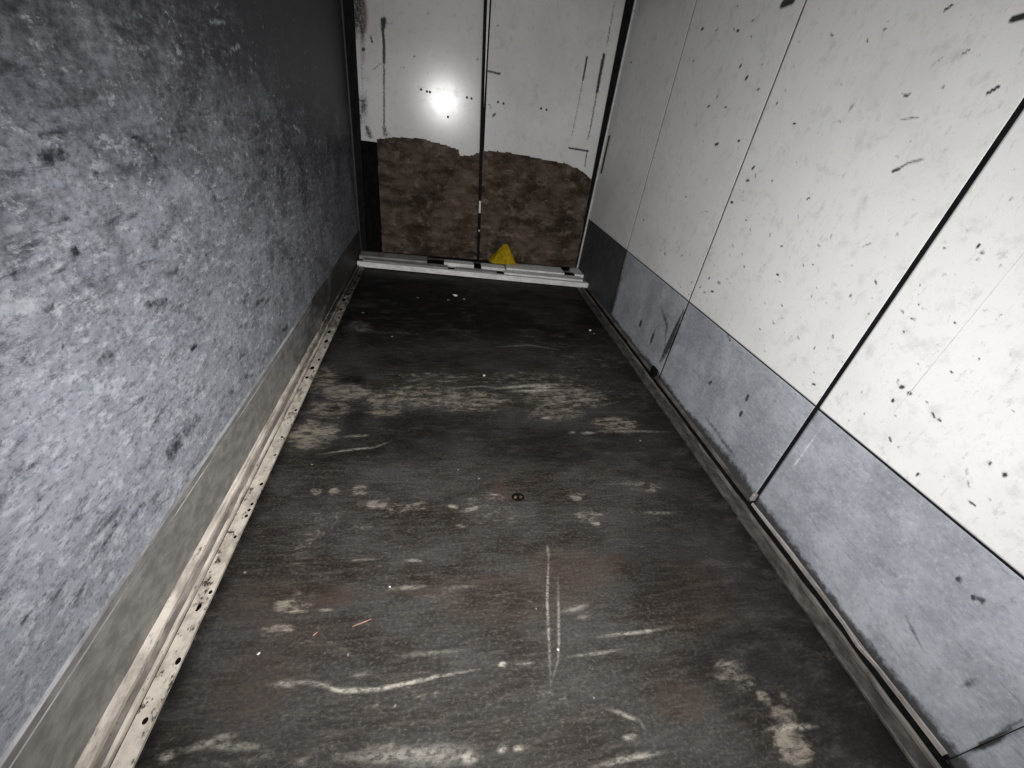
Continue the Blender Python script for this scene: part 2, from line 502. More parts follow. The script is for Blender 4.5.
# ------------------------------------------------------------------ mesh helpers
def mesh_obj(name, verts, faces, mat, parent=None, smooth=False):
    me = bpy.data.meshes.new(name)
    me.from_pydata([tuple(v) for v in verts], [], faces)
    me.update()
    me.materials.append(mat)
    if smooth:
        me.polygons.foreach_set('use_smooth', [True] * len(me.polygons))
    o = bpy.data.objects.new(name, me)
    COL.objects.link(o)
    if parent: o.parent = parent
    return o

def bm_obj(name, bm, mat, parent=None, smooth=False):
    me = bpy.data.meshes.new(name)
    bmesh.ops.recalc_face_normals(bm, faces=bm.faces)
    bm.to_mesh(me); bm.free()
    me.materials.append(mat)
    if smooth:
        me.polygons.foreach_set('use_smooth', [True] * len(me.polygons))
    o = bpy.data.objects.new(name, me)
    COL.objects.link(o)
    if parent: o.parent = parent
    return o

def box(name, x0, x1, y0, y1, z0, z1, mat, parent=None, bevel=0.0):
    bm = bmesh.new()
    r = bmesh.ops.create_cube(bm, size=1.0)
    for v in r['verts']:
        v.co = Vector((x0 + (v.co.x + .5) * (x1 - x0), y0 + (v.co.y + .5) * (y1 - y0), z0 + (v.co.z + .5) * (z1 - z0)))
    if bevel:
        bmesh.ops.bevel(bm, geom=bm.edges[:], offset=bevel, segments=1, affect='EDGES')
    return bm_obj(name, bm, mat, parent)

def prism_y(name, section, ys, mat, parent=None, jitter=None):
    """section: closed list of (x, z), extruded along y through the stations ys; jitter(x, z, y) bends it."""
    n = len(section); verts = []; faces = []
    for y in ys:
        for x, z in section:
            verts.append(jitter(x, z, y) if jitter else (x, y, z))
    for k in range(len(ys) - 1):
        for i in range(n):
            j = (i + 1) % n
            faces.append((k * n + i, k * n + j, (k + 1) * n + j, (k + 1) * n + i))
    faces.append(tuple(range(n)))
    faces.append(tuple((len(ys) - 1) * n + i for i in range(n)))
    bm = bmesh.new()
    bv = [bm.verts.new(v) for v in verts]
    for f in faces: bm.faces.new([bv[i] for i in f])
    return bm_obj(name, bm, mat, parent)

def sheet(name, us, vs_, place, thick, mat, attrs, parent=None):
    """A sheet with a finely divided front: place(U, V, d) gives the point at depth d behind the face.
    attrs: name -> array [nv, nu] of wear values kept per vertex."""
    us = np.asarray(us, float); vs_ = np.asarray(vs_, float)
    nu, nv = len(us), len(vs_)
    U, V = np.meshgrid(us, vs_)
    P = place(U, V, 0.0).reshape(-1, 3)
    cu = np.array([us[0], us[-1], us[-1], us[0]]); cv = np.array([vs_[0], vs_[0], vs_[-1], vs_[-1]])
    B = place(cu, cv, thick).reshape(-1, 3)
    verts = np.vstack([P, B])
    idx = np.arange(nu * nv).reshape(nv, nu)
    q = np.stack([idx[:-1, :-1], idx[:-1, 1:], idx[1:, 1:], idx[1:, :-1]], -1).reshape(-1, 4)
    b0 = nu * nv
    rim = [list(idx[0, ::-1]) + [b0, b0 + 1], list(idx[::-1, -1]) + [b0 + 1, b0 + 2],
           list(idx[-1, :]) + [b0 + 2, b0 + 3], list(idx[:, 0]) + [b0 + 3, b0], [b0 + 3, b0 + 2, b0 + 1, b0]]
    loops = np.concatenate([q.ravel()] + [np.array(r) for r in rim])
    sizes = np.concatenate([np.full(len(q), 4), [len(r) for r in rim]])
    starts = np.concatenate([[0], np.cumsum(sizes)[:-1]])
    me = bpy.data.meshes.new(name)
    me.vertices.add(len(verts)); me.vertices.foreach_set('co', verts.astype(np.float32).ravel())
    me.loops.add(len(loops)); me.loops.foreach_set('vertex_index', loops.astype(np.int32))
    me.polygons.add(len(sizes)); me.polygons.foreach_set('loop_start', starts.astype(np.int32))
    me.polygons.foreach_set('loop_total', sizes.astype(np.int32))
    me.update(calc_edges=True)
    for k, a in attrs.items():
        at = me.attributes.new(k, 'FLOAT', 'POINT')
        at.data.foreach_set('value', np.concatenate([a.ravel(), np.zeros(4)]).astype(np.float32))
    me.materials.append(mat)
    o = bpy.data.objects.new(name, me)
    COL.objects.link(o)
    if parent: o.parent = parent
    return o

def strokes(U, V, marks, taper=0.0):
    """Rub marks as soft lines; taper thins and fades them towards their ends."""
    m_ = np.zeros_like(U)
    us = U[0]; vv = V[:, 0]
    for pts, w, s in marks:
        seg_l = [math.hypot(b[0] - a[0], b[1] - a[1]) for a, b in zip(pts[:-1], pts[1:])]
        total = sum(seg_l) + 1e-9; run = 0.0
        for ((ax, ay), (bx, by)), ln in zip(zip(pts[:-1], pts[1:]), seg_l):
            i0, i1 = np.searchsorted(us, [min(ax, bx) - w, max(ax, bx) + w])
            j0, j1 = np.searchsorted(vv, [min(ay, by) - w, max(ay, by) + w])
            i1 = min(i1 + 1, len(us)); j1 = min(j1 + 1, len(vv)); i0 = max(i0 - 1, 0); j0 = max(j0 - 1, 0)
            if i1 > i0 and j1 > j0:
                u = U[j0:j1, i0:i1]; v = V[j0:j1, i0:i1]
                dx, dy = bx - ax, by - ay; L2 = dx * dx + dy * dy + 1e-12
                t = np.clip(((u - ax) * dx + (v - ay) * dy) / L2, 0, 1)
                d = np.hypot(u - ax - t * dx, v - ay - t * dy)
                g = 1.0
                if taper and total > 2.5 * w:
                    f = (run + t * ln) / total
                    g = 1 - taper * (1 - np.clip(3.0 * np.minimum(f, 1 - f), 0, 1))
                k = np.clip(1.25 * (1 - d / (w * (.5 + .5 * g))), 0, 1) * s * g
                m_[j0:j1, i0:i1] = np.maximum(m_[j0:j1, i0:i1], k)
            run += ln
    return m_

def blobs(U, V, marks, grow=1.5):
    m_ = np.zeros_like(U)
    for x, y, rx, ry, s in marks:
        d = ((U - x) / (rx * grow)) ** 2 + ((V - y) / (ry * grow)) ** 2
        m_ = np.maximum(m_, s * np.clip(1.3 * (1 - d), 0, 1))
    return m_

def fbm(U, V, su, sv, seed, octaves=4, gain=0.55):
    """Smooth lattice noise in 0..1, su and sv the sizes of its largest features in metres."""
    rng = np.random.RandomState(seed); out = np.zeros_like(U); amp = 1.0; tot = 0
    for o in range(octaves):
        lat = rng.rand(128, 128)
        x = U / su * 2 ** o + 17.3 * o + 40; y = V / sv * 2 ** o + 9.1 * o + 40
        xi = np.floor(x).astype(int); yi = np.floor(y).astype(int); fx = x - xi; fy = y - yi
        fx = fx * fx * (3 - 2 * fx); fy = fy * fy * (3 - 2 * fy)
        a = lat[yi % 128, xi % 128]; b = lat[yi % 128, (xi + 1) % 128]; c = lat[(yi + 1) % 128, xi % 128]; d = lat[(yi + 1) % 128, (xi + 1) % 128]
        out += amp * ((a * (1 - fx) + b * fx) * (1 - fy) + (c * (1 - fx) + d * fx) * fy); tot += amp; amp *= gain
    return out / tot

def tag(o, label, cat=None, kind=None, group=None):
    o['label'] = label
    if cat: o['category'] = cat
    if kind: o['kind'] = kind
    if group: o['group'] = group
    return o

def empty(name, loc=(0, 0, 0)):
    e = bpy.data.objects.new(name, None); e.location = loc; e.empty_display_size = .1
    COL.objects.link(e); return e

# ------------------------------------------------------------------ material helpers
class Mat:
    def __init__(s, name, rough=0.6, metal=0.0, spec=0.5):
        s.m = bpy.data.materials.new(name); s.m.use_nodes = True
        s.t = s.m.node_tree; s.b = s.t.nodes['Principled BSDF']
        s.b.inputs['Roughness'].default_value = rough; s.b.inputs['Metallic'].default_value = metal
        s.b.inputs['Specular IOR Level'].default_value = spec
        s.co = s.t.nodes.new('ShaderNodeTexCoord').outputs['Object']
    def put(s, sock, v):
        if isinstance(v, bpy.types.NodeSocket): s.t.links.new(v, sock)
        else: sock.default_value = v
    def noise(s, scale, detail=6, rough=0.6, stretch=(1, 1, 1), dist=0.0, rot=(0, 0, 0)):
        mp = s.t.nodes.new('ShaderNodeMapping'); mp.inputs['Scale'].default_value = stretch; mp.inputs['Rotation'].default_value = rot
        s.t.links.new(s.co, mp.inputs['Vector'])
        n = s.t.nodes.new('ShaderNodeTexNoise'); n.inputs['Scale'].default_value = scale; n.inputs['Detail'].default_value = detail
        n.inputs['Roughness'].default_value = rough; n.inputs['Distortion'].default_value = dist
        s.t.links.new(mp.outputs[0], n.inputs['Vector'])
        return n.outputs['Fac']
    def attr(s, name):
        a = s.t.nodes.new('ShaderNodeAttribute'); a.attribute_name = name; return a.outputs['Fac']
    def xyz(s, k):
        n = s.t.nodes.new('ShaderNodeSeparateXYZ'); s.t.links.new(s.co, n.inputs[0]); return n.outputs[k]
    def op(s, o, a, b=0.0, clamp=False):
        n = s.t.nodes.new('ShaderNodeMath'); n.operation = o; n.use_clamp = clamp
        s.put(n.inputs[0], a); s.put(n.inputs[1], b); return n.outputs[0]
    def ramp(s, v, lo, hi, a=0.0, b=1.0):
        n = s.t.nodes.new('ShaderNodeMapRange'); n.interpolation_type = 'SMOOTHSTEP'
        s.put(n.inputs[0], v)
        for i, q in enumerate((lo, hi, a, b)): n.inputs[i + 1].default_value = q
        return n.outputs[0]
    def mix(s, f, a, b):
        n = s.t.nodes.new('ShaderNodeMix'); n.data_type = 'RGBA'
        s.put(n.inputs[0], f)
        for sock, c in ((n.inputs[6], a), (n.inputs[7], b)):
            s.put(sock, c if isinstance(c, bpy.types.NodeSocket) else (*c, 1.0))
        return n.outputs[2]
    def color(s, c): s.put(s.b.inputs['Base Color'], c if isinstance(c, bpy.types.NodeSocket) else (*c, 1.0)); return s
    def rough(s, v): s.put(s.b.inputs['Roughness'], v); return s
    def bump(s, h, strength=0.3, dist=0.01):
        n = s.t.nodes.new('ShaderNodeBump'); n.inputs['Strength'].default_value = strength; n.inputs['Distance'].default_value = dist
        s.t.links.new(h, n.inputs['Height']); s.t.links.new(n.outputs[0], s.b.inputs['Normal']); return s

def m_floor():
    k = Mat('worn_floor_board', 0.7, spec=0.18)
    grain = k.noise(9, 9, .68, (1, 6, 1)); blot = k.noise(2.6, 7, .62, (1, 1.8, 1)); fine = k.noise(70, 5, .72, (1, 1.5, 1))
    c = k.mix(k.ramp(blot, .38, .64), (.014, .0105, .008), (.034, .0325, .031))
    c = k.mix(k.op('MULTIPLY', k.ramp(grain, .42, .70), .5), c, (.066, .058, .050))
    c = k.mix(k.op('MULTIPLY', k.ramp(fine, .50, .66), .42), c, (.095, .088, .080))
    c = k.mix(k.op('MULTIPLY', k.ramp(fine, .48, .34), .55), c, (.010, .009, .008))
    c = k.mix(k.op('MULTIPLY', k.attr('rust'), k.ramp(blot, .2, .7)), c, (.047, .027, .017))
    dn = k.noise(13, 10, .77, (1, 2.3, 1), .4)
    w = k.ramp(k.op('ADD', k.attr('dust'), k.op('MULTIPLY', k.op('SUBTRACT', dn, .5), 2.6)), .24, .90)
    c = k.mix(k.op('MULTIPLY', w, .9), c, (.235, .205, .168))
    d = k.op('MULTIPLY', k.attr('grime'), k.ramp(k.noise(6, 8, .7, (1, 2.2, 1)), .28, .56))
    c = k.mix(k.op('MULTIPLY', d, 1.25, True), c, (.0042, .0038, .0035))
    sn = k.noise(38, 7, .75, (1, 2.0, 1))
    sc = k.op('MULTIPLY', k.attr('scratch'), k.ramp(sn, .38, .60, .12, 1.0))
    c = k.mix(sc, c, (.40, .37, .32))
    k.color(c).rough(k.ramp(blot, .3, .7, .5, .8)).bump(k.op('ADD', grain, k.op('MULTIPLY', fine, .6)), .45, .006)
    return k.m

def m_white(name, tint=(.66, .66, .648), gloss=0.42, sheen=.05, vary=.12, ragged=.9):
    k = Mat(name, gloss, spec=0.4)
    big = k.noise(1.6, 6, .62); mid = k.noise(11, 8, .72); fine = k.noise(120, 3, .65)
    c = k.mix(k.op('MULTIPLY', k.ramp(big, .4, .68), .45), tint, (tint[0] * .76, tint[1] * .755, tint[2] * .73))
    c = k.mix(k.op('MULTIPLY', k.ramp(mid, .50, .72), .5), c, (.40, .392, .365))
    c = k.mix(k.op('MULTIPLY', k.ramp(k.noise(26, 7, .76, (1, 1.6, .8)), .56, .68), .35), c, (.27, .265, .25))
    c = k.mix(k.op('MULTIPLY', k.ramp(fine, .56, .74), .30), c, (.42, .42, .40))
    sp = k.noise(34, 6, .8, (1, 1.3, 1)); zone = k.ramp(k.noise(2.2, 3, .5), .42, .62, .0, .075)
    specks = k.ramp(k.op('ADD', sp, zone), .70, .765)
    c = k.mix(k.op('MULTIPLY', specks, .6), c, (.10, .098, .09))
    c = k.mix(k.attr('red'), c, (.16, .075, .06))
    e = k.op('ADD', k.attr('dark'), k.op('MULTIPLY', k.op('SUBTRACT', k.noise(60, 7, .78), .5), ragged))
    edge = k.op('MULTIPLY', k.ramp(e, .14, .80), k.ramp(k.attr('dark'), .0, .15))
    c = k.mix(k.op('MULTIPLY', edge, k.ramp(k.attr('dark'), .0, .8, .5, 1.0)), c, (.028, .028, .028))
    k.color(c).rough(k.ramp(mid, .3, .8, gloss - .4 * vary, gloss + vary)).bump(big, sheen, .02)
    return k.m

def m_left():
    k = Mat('scuffed_blue_grey_paint', 0.55, spec=0.35)
    h = k.xyz(2); y = k.xyz(1)
    sw = k.noise(4, 9, .74, (1, 1, 1), .3)
    streak = k.noise(10, 8, .74, (1, .45, 2.6), .3, (math.radians(14), 0, 0))
    fl_ = k.noise(36, 6, .76, (1, 1, 1.4))
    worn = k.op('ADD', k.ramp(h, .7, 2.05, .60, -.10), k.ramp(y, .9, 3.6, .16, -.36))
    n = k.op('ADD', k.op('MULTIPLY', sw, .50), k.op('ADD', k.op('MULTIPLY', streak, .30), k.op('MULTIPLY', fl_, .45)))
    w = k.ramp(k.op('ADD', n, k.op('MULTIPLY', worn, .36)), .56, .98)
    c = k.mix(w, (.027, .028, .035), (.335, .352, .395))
    hi = k.ramp(k.op('ADD', k.noise(24, 7, .78, (1, .8, 1.5)), k.op('MULTIPLY', worn, .10)), .57, .70)
    c = k.mix(k.op('MULTIPLY', hi, .75), c, (.52, .54, .58))
    c = k.mix(k.op('MULTIPLY', k.ramp(k.noise(58, 6, .8, (1, .8, 1.5)), .50, .38), .55), c, (.055, .057, .066))
    lt = k.ramp(k.op('ADD', k.attr('light'), k.op('MULTIPLY', k.op('SUBTRACT', k.noise(30, 7, .76), .5), 2.0)), .35, 1.1)
    c = k.mix(k.op('MULTIPLY', lt, k.ramp(k.attr('light'), 0, .2)), c, (.50, .52, .55))
    c = k.mix(k.op('MULTIPLY', k.ramp(k.noise(12, 9, .80, (1, .6, 1.9), .2, (math.radians(10), 0, 0)), .53, .66), .8), c, (.040, .042, .052))
    dk = k.ramp(k.op('ADD', k.attr('dark'), k.op('MULTIPLY', k.op('SUBTRACT', k.noise(26, 7, .78), .5), 2.0)), .30, .9)
    c = k.mix(k.op('MULTIPLY', dk, k.ramp(k.attr('dark'), 0, .2)), c, (.022, .023, .03))
    k.color(c).bump(n, .3, .006)
    return k.m

def m_kick_right():
    k = Mat('galvanised_kick_panel', 0.5, spec=0.4)
    a = k.noise(4, 8, .68); b = k.noise(46, 6, .76, (1, 1, 1.4)); sc = k.noise(17, 8, .74, (1, .5, 2.6), 0, (math.radians(-20), 0, 0))
    c = k.mix(k.ramp(a, .35, .7), (.21, .226, .25), (.345, .362, .395))
    c = k.mix(k.op('MULTIPLY', k.ramp(b, .50, .70), .55), c, (.45, .465, .495))
    c = k.mix(k.op('MULTIPLY', k.ramp(b, .48, .32), .5), c, (.13, .14, .155))
    c = k.mix(k.op('MULTIPLY', k.ramp(sc, .53, .70), .5), c, (.12, .13, .145))
    li = k.ramp(k.op('ADD', k.attr('light'), k.op('MULTIPLY', k.op('SUBTRACT', b, .5), 1.6)), .3, 1.1)
    c = k.mix(k.op('MULTIPLY', li, k.ramp(k.attr('light'), 0, .2)), c, (.62, .63, .66))
    dk = k.ramp(k.op('ADD', k.attr('dark'), k.op('MULTIPLY', k.op('SUBTRACT', k.noise(30, 7, .76), .5), 1.4)), .10, .70)
    c = k.mix(k.op('MULTIPLY', dk, k.ramp(k.attr('dark'), 0, .3, 0, .9)), c, (.022, .021, .021))
    k.color(c).bump(b, .2, .003)
    return k.m

def m_simple(name, c0, c1, scale=20, rough=.6, metal=0.0, stretch=(1, 1, 1), spec=.4, lo=.35, hi=.7, bump=.15, c2=None, lo2=.62, hi2=.7):
    k = Mat(name, rough, metal, spec)
    n = k.noise(scale, 7, .68, stretch)
    c = k.mix(k.ramp(n, lo, hi), c0, c1)
    if c2: c = k.mix(k.ramp(k.noise(scale * 1.7, 6, .75, stretch), lo2, hi2), c, c2)
    k.color(c).bump(n, bump, .004)
    return k.m

def blackened(mat, y0, y1, amount, scale=7, col=(.012, .011, .010)):
    """Blends the colour to near black towards the door end, ragged at its border."""
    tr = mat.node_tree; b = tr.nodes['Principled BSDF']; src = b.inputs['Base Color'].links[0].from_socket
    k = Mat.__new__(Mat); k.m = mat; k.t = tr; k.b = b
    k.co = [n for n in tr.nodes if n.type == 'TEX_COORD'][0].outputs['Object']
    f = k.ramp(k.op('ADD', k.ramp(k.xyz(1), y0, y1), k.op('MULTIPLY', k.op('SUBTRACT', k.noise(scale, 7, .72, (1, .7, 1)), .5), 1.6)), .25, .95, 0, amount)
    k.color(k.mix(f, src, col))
M_FLOOR = m_floor()
M_WHITE = m_white('white_wall_panel')
M_DOOR = m_white('white_door_panel', (.60, .59, .575), .21, .012, .03, 2.6)
M_LEFT = m_left()
M_KICKR = m_kick_right()
M_KICKL = m_simple('dull_grey_kick_plate', (.165, .157, .146), (.29, .278, .26), 26, .6, stretch=(1, .5, 1), c2=(.36, .34, .31), lo2=.60, hi2=.75)
M_HEM = m_simple('rubbed_hem', (.17, .165, .165), (.58, .57, .58), 9, .45, stretch=(1, .3, 1))
M_KICKD = m_simple('dark_kick_panel', (.030, .032, .036), (.055, .058, .064), 12, .6)
M_STRIP = m_simple('dirty_aluminium_strip', (.62, .565, .49), (.33, .29, .24), 24, .45, .1, (1, .6, 1), c2=(.035, .028, .022), lo2=.55, hi2=.64)
M_RIB = m_simple('pale_metal_rib', (.74, .67, .59), (.33, .285, .24), 18, .4, .1, (1, .3, 1), c2=(.06, .048, .04), lo2=.57, hi2=.68)
M_CHAN = m_simple('grey_channel', (.14, .125, .11), (.30, .275, .25), 18, .5, .1, (1, .4, 1), c2=(.03, .027, .024))
M_STRIPR = m_simple('grimy_metal_strip', (.026, .024, .021), (.085, .078, .07), 26, .55, .1, (1, .5, 1), c2=(.018, .016, .014))
M_RIBR = m_simple('worn_metal_edge', (.16, .146, .13), (.035, .032, .028), 12, .45, .1, (1, .5, 1))
M_EDGER = m_simple('bare_metal_edge', (.36, .33, .31), (.15, .13, .12), 14, .4, .1, (1, .4, 1))
M_RUBBER = m_simple('black_rubber', (.004, .004, .005), (.010, .0105, .012), 20, .7, spec=.1)
M_JOINT = m_simple('dirty_joint_filler', (.05, .047, .042), (.15, .14, .125), 26, .8)
M_GAP = m_simple('black_grime', (.003, .003, .003), (.008, .0075, .007), 20, .9, spec=.06)
M_SILL = m_simple('worn_sill_metal', (.86, .85, .83), (.60, .59, .57), 9, .45, .1, (1, 3, 2), c2=(.2, .19, .18), lo2=.66, hi2=.76)
M_SILLG = m_simple('dull_sill_metal', (.36, .355, .345), (.20, .195, .19), 9, .5, .1, (1, 3, 2), c2=(.06, .058, .055), lo2=.62, hi2=.7)
M_POST = m_simple('dark_post_paint', (.014, .015, .018), (.04, .042, .047), 14, .5)
M_TRIM = m_simple('pale_corner_trim', (.62, .62, .60), (.42, .42, .41), 14, .4, .1, c2=(.14, .14, .14))
M_CRUST = m_simple('dried_brown_dirt', (.028, .020, .0148), (.098, .073, .057), 5.5, .9, 0, (1, 1, 1.6), .10, .34, .66, .6, (.150, .116, .094), .50, .68)
M_YELLOW = m_simple('yellow_plastic', (.40, .275, .004), (.20, .13, .002), 16, .75, spec=.15)
M_CRUMB = m_simple('pale_crumb', (.75, .73, .68), (.45, .42, .38), 80, .8)
M_GREYCRUMB = m_simple('grey_crumb', (.17, .16, .15), (.09, .085, .08), 80, .8)
M_STRAW = m_simple('orange_splinter', (.30, .17, .12), (.2, .11, .08), 40, .7)
M_CEIL = m_simple('ceiling_white', (.60, .60, .58), (.45, .45, .44), 3, .5)
M_LABEL = m_simple('white_tag', (.62, .62, .60), (.45, .45, .44), 30, .6)
M_RUSTBOLT = m_simple('rusty_bolt', (.06, .035, .022), (.16, .11, .08), 40, .6, .3)

def patchy(mat, scale, lo, hi, amount, col):
    tr = mat.node_tree; b = tr.nodes['Principled BSDF']; src = b.inputs['Base Color'].links[0].from_socket
    k = Mat.__new__(Mat); k.m = mat; k.t = tr; k.b = b
    k.co = [n for n in tr.nodes if n.type == 'TEX_COORD'][0].outputs['Object']
    k.color(k.mix(k.ramp(k.noise(scale, 8, .7, (1, 1, 1.7), .3), lo, hi, 0, amount), src, col))
patchy(M_CRUST, 2.4, .53, .68, .7, (.014, .011, .009))
patchy(M_SILLG, 7, .52, .64, .6, (.05, .048, .045))
blackened(M_KICKL, 1.3, 3.6, .92, 5)  # kick plate and hem turn darker towards the doors
blackened(M_HEM, 1.3, 3.6, .9, 5)
for q_ in (M_STRIP, M_RIB, M_CHAN): blackened(q_, 1.0, 4.4, .93, 16)  # left rail colours also go darker with depth
for q_ in (M_SILL, M_SILLG): blackened(q_, 4.36, 4.80, .9, 10)
# ------------------------------------------------------------------ the room
Y0, YE = -1.6, 4.65            # end left open behind the camera for the fill, closed rear doors
XR = 1.63                      # face of the right wall
HT = 2.62                      # ceiling
def xl(y):                     # face of the left wall, leaning in a little towards the doors
    return -0.866 + 0.0085 * np.asarray(y, float)

# floor
us = np.concatenate([[-.95], np.linspace(-.87, 1.66, 470), [1.72]])
vv = np.concatenate([[Y0, -.8], np.arange(.05, 1.7, .0045), np.arange(1.7, 4.62, .009), [4.72]])
U, V = np.meshgrid(us, vv)
dust = blobs(U, V, FLOOR_BLOBS)
grime = blobs(U, V, FLOOR_DARK, 1.7)
n1 = fbm(U, V, .55, .3, 3)
grime = np.maximum(grime, np.clip((V - 2.2) / 1.0, 0, 1) * np.clip(3.2 * (n1 - .22), 0, 1.25))      # ragged black tone growing towards the sill
grime = np.maximum(grime, np.clip(1 - np.abs(U + .735) / .045, 0, 1) * .8)                    # dirt line along the left strip
grime = np.maximum(grime, np.clip((U - 1.0) / .5, 0, 1) * .75)                              # dirt along the right edge
grime *= 1 - .7 * np.clip(dust * 1.6, 0, 1)
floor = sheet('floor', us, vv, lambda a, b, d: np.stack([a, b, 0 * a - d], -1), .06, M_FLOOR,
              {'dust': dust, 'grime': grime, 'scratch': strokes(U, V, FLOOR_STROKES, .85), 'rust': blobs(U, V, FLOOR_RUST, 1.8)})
tag(floor, 'dark scuffed floor boards with pale scratches and black grime', 'floor', 'structure')

def disc(name, c, r, h, mat, parent, axis='z', seg=10, squash=1.0):
    bm = bmesh.new()
    bmesh.ops.create_cone(bm, cap_ends=True, segments=seg, radius1=r, radius2=r * .8, depth=h)
    for v in bm.verts:
        x, y, z = v.co
        if axis == 'z': v.co = Vector((c[0] + x, c[1] + y * squash, c[2] + z + h / 2))
        elif axis == '-y': v.co = Vector((c[0] + x, c[1] - z - h / 2, c[2] + y * squash))
    return bm_obj(name, bm, mat, parent)

# a rusty fixing sunk in the floor, with two bright bolt heads
disc('floor_fixing', (.405, 1.286, -.001), .034, .004, M_GAP, floor, squash=.8, seg=14)
for dx in (-.014, .012):
    disc('bolt_head', (.405 + dx, 1.281, .002), .008, .006, M_RUSTBOLT, floor)

ceiling = box('ceiling', -.95, 1.72, Y0, 4.85, HT, HT + .06, M_CEIL)
tag(ceiling, 'pale flat ceiling of the cargo box', 'ceiling', 'structure')

# left wall: one big sheet, with a kick plate under it
us = np.concatenate([[Y0, -.6], np.arange(.1, 4.66, .013), [4.70]])
vv = np.concatenate([np.arange(.20, 2.25, .013), [HT]])
U, V = np.meshgrid(us, vv)
rng = np.random.RandomState(5)
rnd = []
for k in range(230):
    y = rng.uniform(.3, 3.6); z = rng.uniform(.35, 1.9); l = rng.uniform(.02, .13); a = rng.normal(-.12, .25)
    rnd.append(([(y, z), (y + l * math.cos(a), z + l * math.sin(a))], rng.uniform(.012, .022), rng.uniform(.25, .8)))
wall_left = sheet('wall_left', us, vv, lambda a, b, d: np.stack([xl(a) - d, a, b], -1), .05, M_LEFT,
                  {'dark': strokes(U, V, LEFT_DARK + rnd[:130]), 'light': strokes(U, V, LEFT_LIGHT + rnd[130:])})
tag(wall_left, 'blue grey painted left wall scuffed pale towards the floor', 'wall', 'structure')
def bend_left(x, z, y): return (float(xl(y)) + x, y, z)
ys = [Y0] + list(np.linspace(0, 4.62, 14))
prism_y('kick_plate', [(-.03, .0), (.004, .0), (.004, .283), (-.03, .283)], ys, M_KICKL, wall_left, bend_left)
prism_y('hem', [(-.01, .284), (.007, .284), (.009, .288), (.007, .292), (-.01, .292)], ys, M_HEM, wall_left, bend_left)
prism_y('hem', [(.002, .254), (.006, .254), (.007, .258), (.002, .258)], ys, M_HEM, wall_left, bend_left)

# right wall: backing, then single panels with open joints
wall_right = box('wall_right', XR + .022, XR + .08, Y0, 4.70, .0, HT, M_GAP)
tag(wall_right, 'right wall of white panels above grey kick panels', 'wall', 'structure')
KZ = .628
joints = [Y0, .19, 1.203, 2.345, 3.465, 4.66]
half = {1: .0015, 2: .0085, 3: .0032, 4: .0032}
rng = np.random.RandomState(11)
rnd = []
for k in range(420):
    y = rng.uniform(.4, 4.4); z = rng.uniform(.66, 2.25) if rng.rand() < .5 else rng.uniform(.66, 1.3)
    a = rng.normal(.5, .5); l = rng.uniform(.0, .018)
    rnd.append(([(y, z), (y + l * math.cos(a), z + l * math.sin(a))], rng.uniform(.004, .0085), rng.uniform(.2, .8)))
def place_right(a, b, d): return np.stack([XR + 0 * a + d, a, b], -1)
for i in range(5):
    a = joints[i] + half.get(i, 0); b = joints[i + 1] - half.get(i + 1, 0)
    near = max(a, .05)
    us = np.arange(near, b, .007 if i < 4 else .010); us = np.append(us[:-1], b)
    if near > a: us = np.concatenate([[a], us])
    vv = np.append(np.arange(KZ + .006, 2.3, .007 if i < 4 else .010), HT)
    U, V = np.meshgrid(us, vv)
    dark = strokes(U, V, RIGHT_FLECKS + rnd, .4)
    dark = np.maximum(dark, np.clip(1 - (V - KZ) / .03, 0, 1) * .25)
    sheet('panel', us, vv, place_right, .02, M_WHITE, {'dark': dark, 'red': 0 * U}, wall_right)
    if i == 4:
        box('kick_panel', XR - .002, XR + .02, a, b, .0, KZ, M_KICKD, wall_right, .002)
    else:
        vv = np.linspace(.0, KZ, 64)
        us2 = np.append(np.arange(near, b, .009)[:-1], b)
        if near > a: us2 = np.concatenate([[a], us2])
        U, V = np.meshgrid(us2, vv)
        dk = strokes(U, V, KICK_DARK, .6)
        foot = .04 + .07 * fbm(U, V, .25, .25, 8) + .05 * np.clip(1 - np.abs(U - 1.45) / .4, 0, 1)
        dk = np.maximum(dk, np.clip(1.4 * (1 - V / foot), 0, 1) * .9)
        if i == 3: dk = np.maximum(dk, np.clip(1.5 * (1 - (joints[4] - U) / .09 + .5 * (fbm(U, V, .2, .2, 2) - .5)), 0, 1) * np.clip(1.2 - V / .6, .1, 1))
        sheet('kick_panel', us2, vv, place_right, .02, M_KICKR, {'dark': dk, 'light': strokes(U, V, KICK_LIGHT, .6)}, wall_right)
box('joint_seal', XR - .0006, XR + .022, 1.1935, 1.2125, .0, HT, M_RUBBER, wall_right)
for y in joints[3:5]:
    box('joint_seal', XR - .0004, XR + .022, y - .0034, y + .0032, KZ, HT, M_JOINT, wall_right)
    box('joint_seal', XR - .0004, XR + .022, y - .0034, y + .0034, .0, KZ, M_GAP, wall_right)
# thin black strip that caps the kick panels
prism_y('cap_strip', [(XR - .003, KZ - .001), (XR + .02, KZ - .001), (XR + .02, KZ + .007), (XR - .003, KZ + .005)], [.3, 1.194], M_RUBBER, wall_right)
for a, b in ((1.212, 2.341), (2.349, 3.461), (3.469, 4.65)):
    prism_y('cap_strip', [(XR - .001, KZ), (XR + .02, KZ), (XR + .02, KZ + .007), (XR - .001, KZ + .005)], [a, b], M_RUBBER, wall_right)
# faint sheet joint on the nearest white panel, and a dark latch bar near the doors
box('joint_cover', XR - .0008, XR + .01, .952, .955, .80, HT, M_TRIM, wall_right)
box('latch_bar', XR - .012, XR + .002, 4.525, 4.55, 1.10, 1.44, M_POST, wall_right, .003)

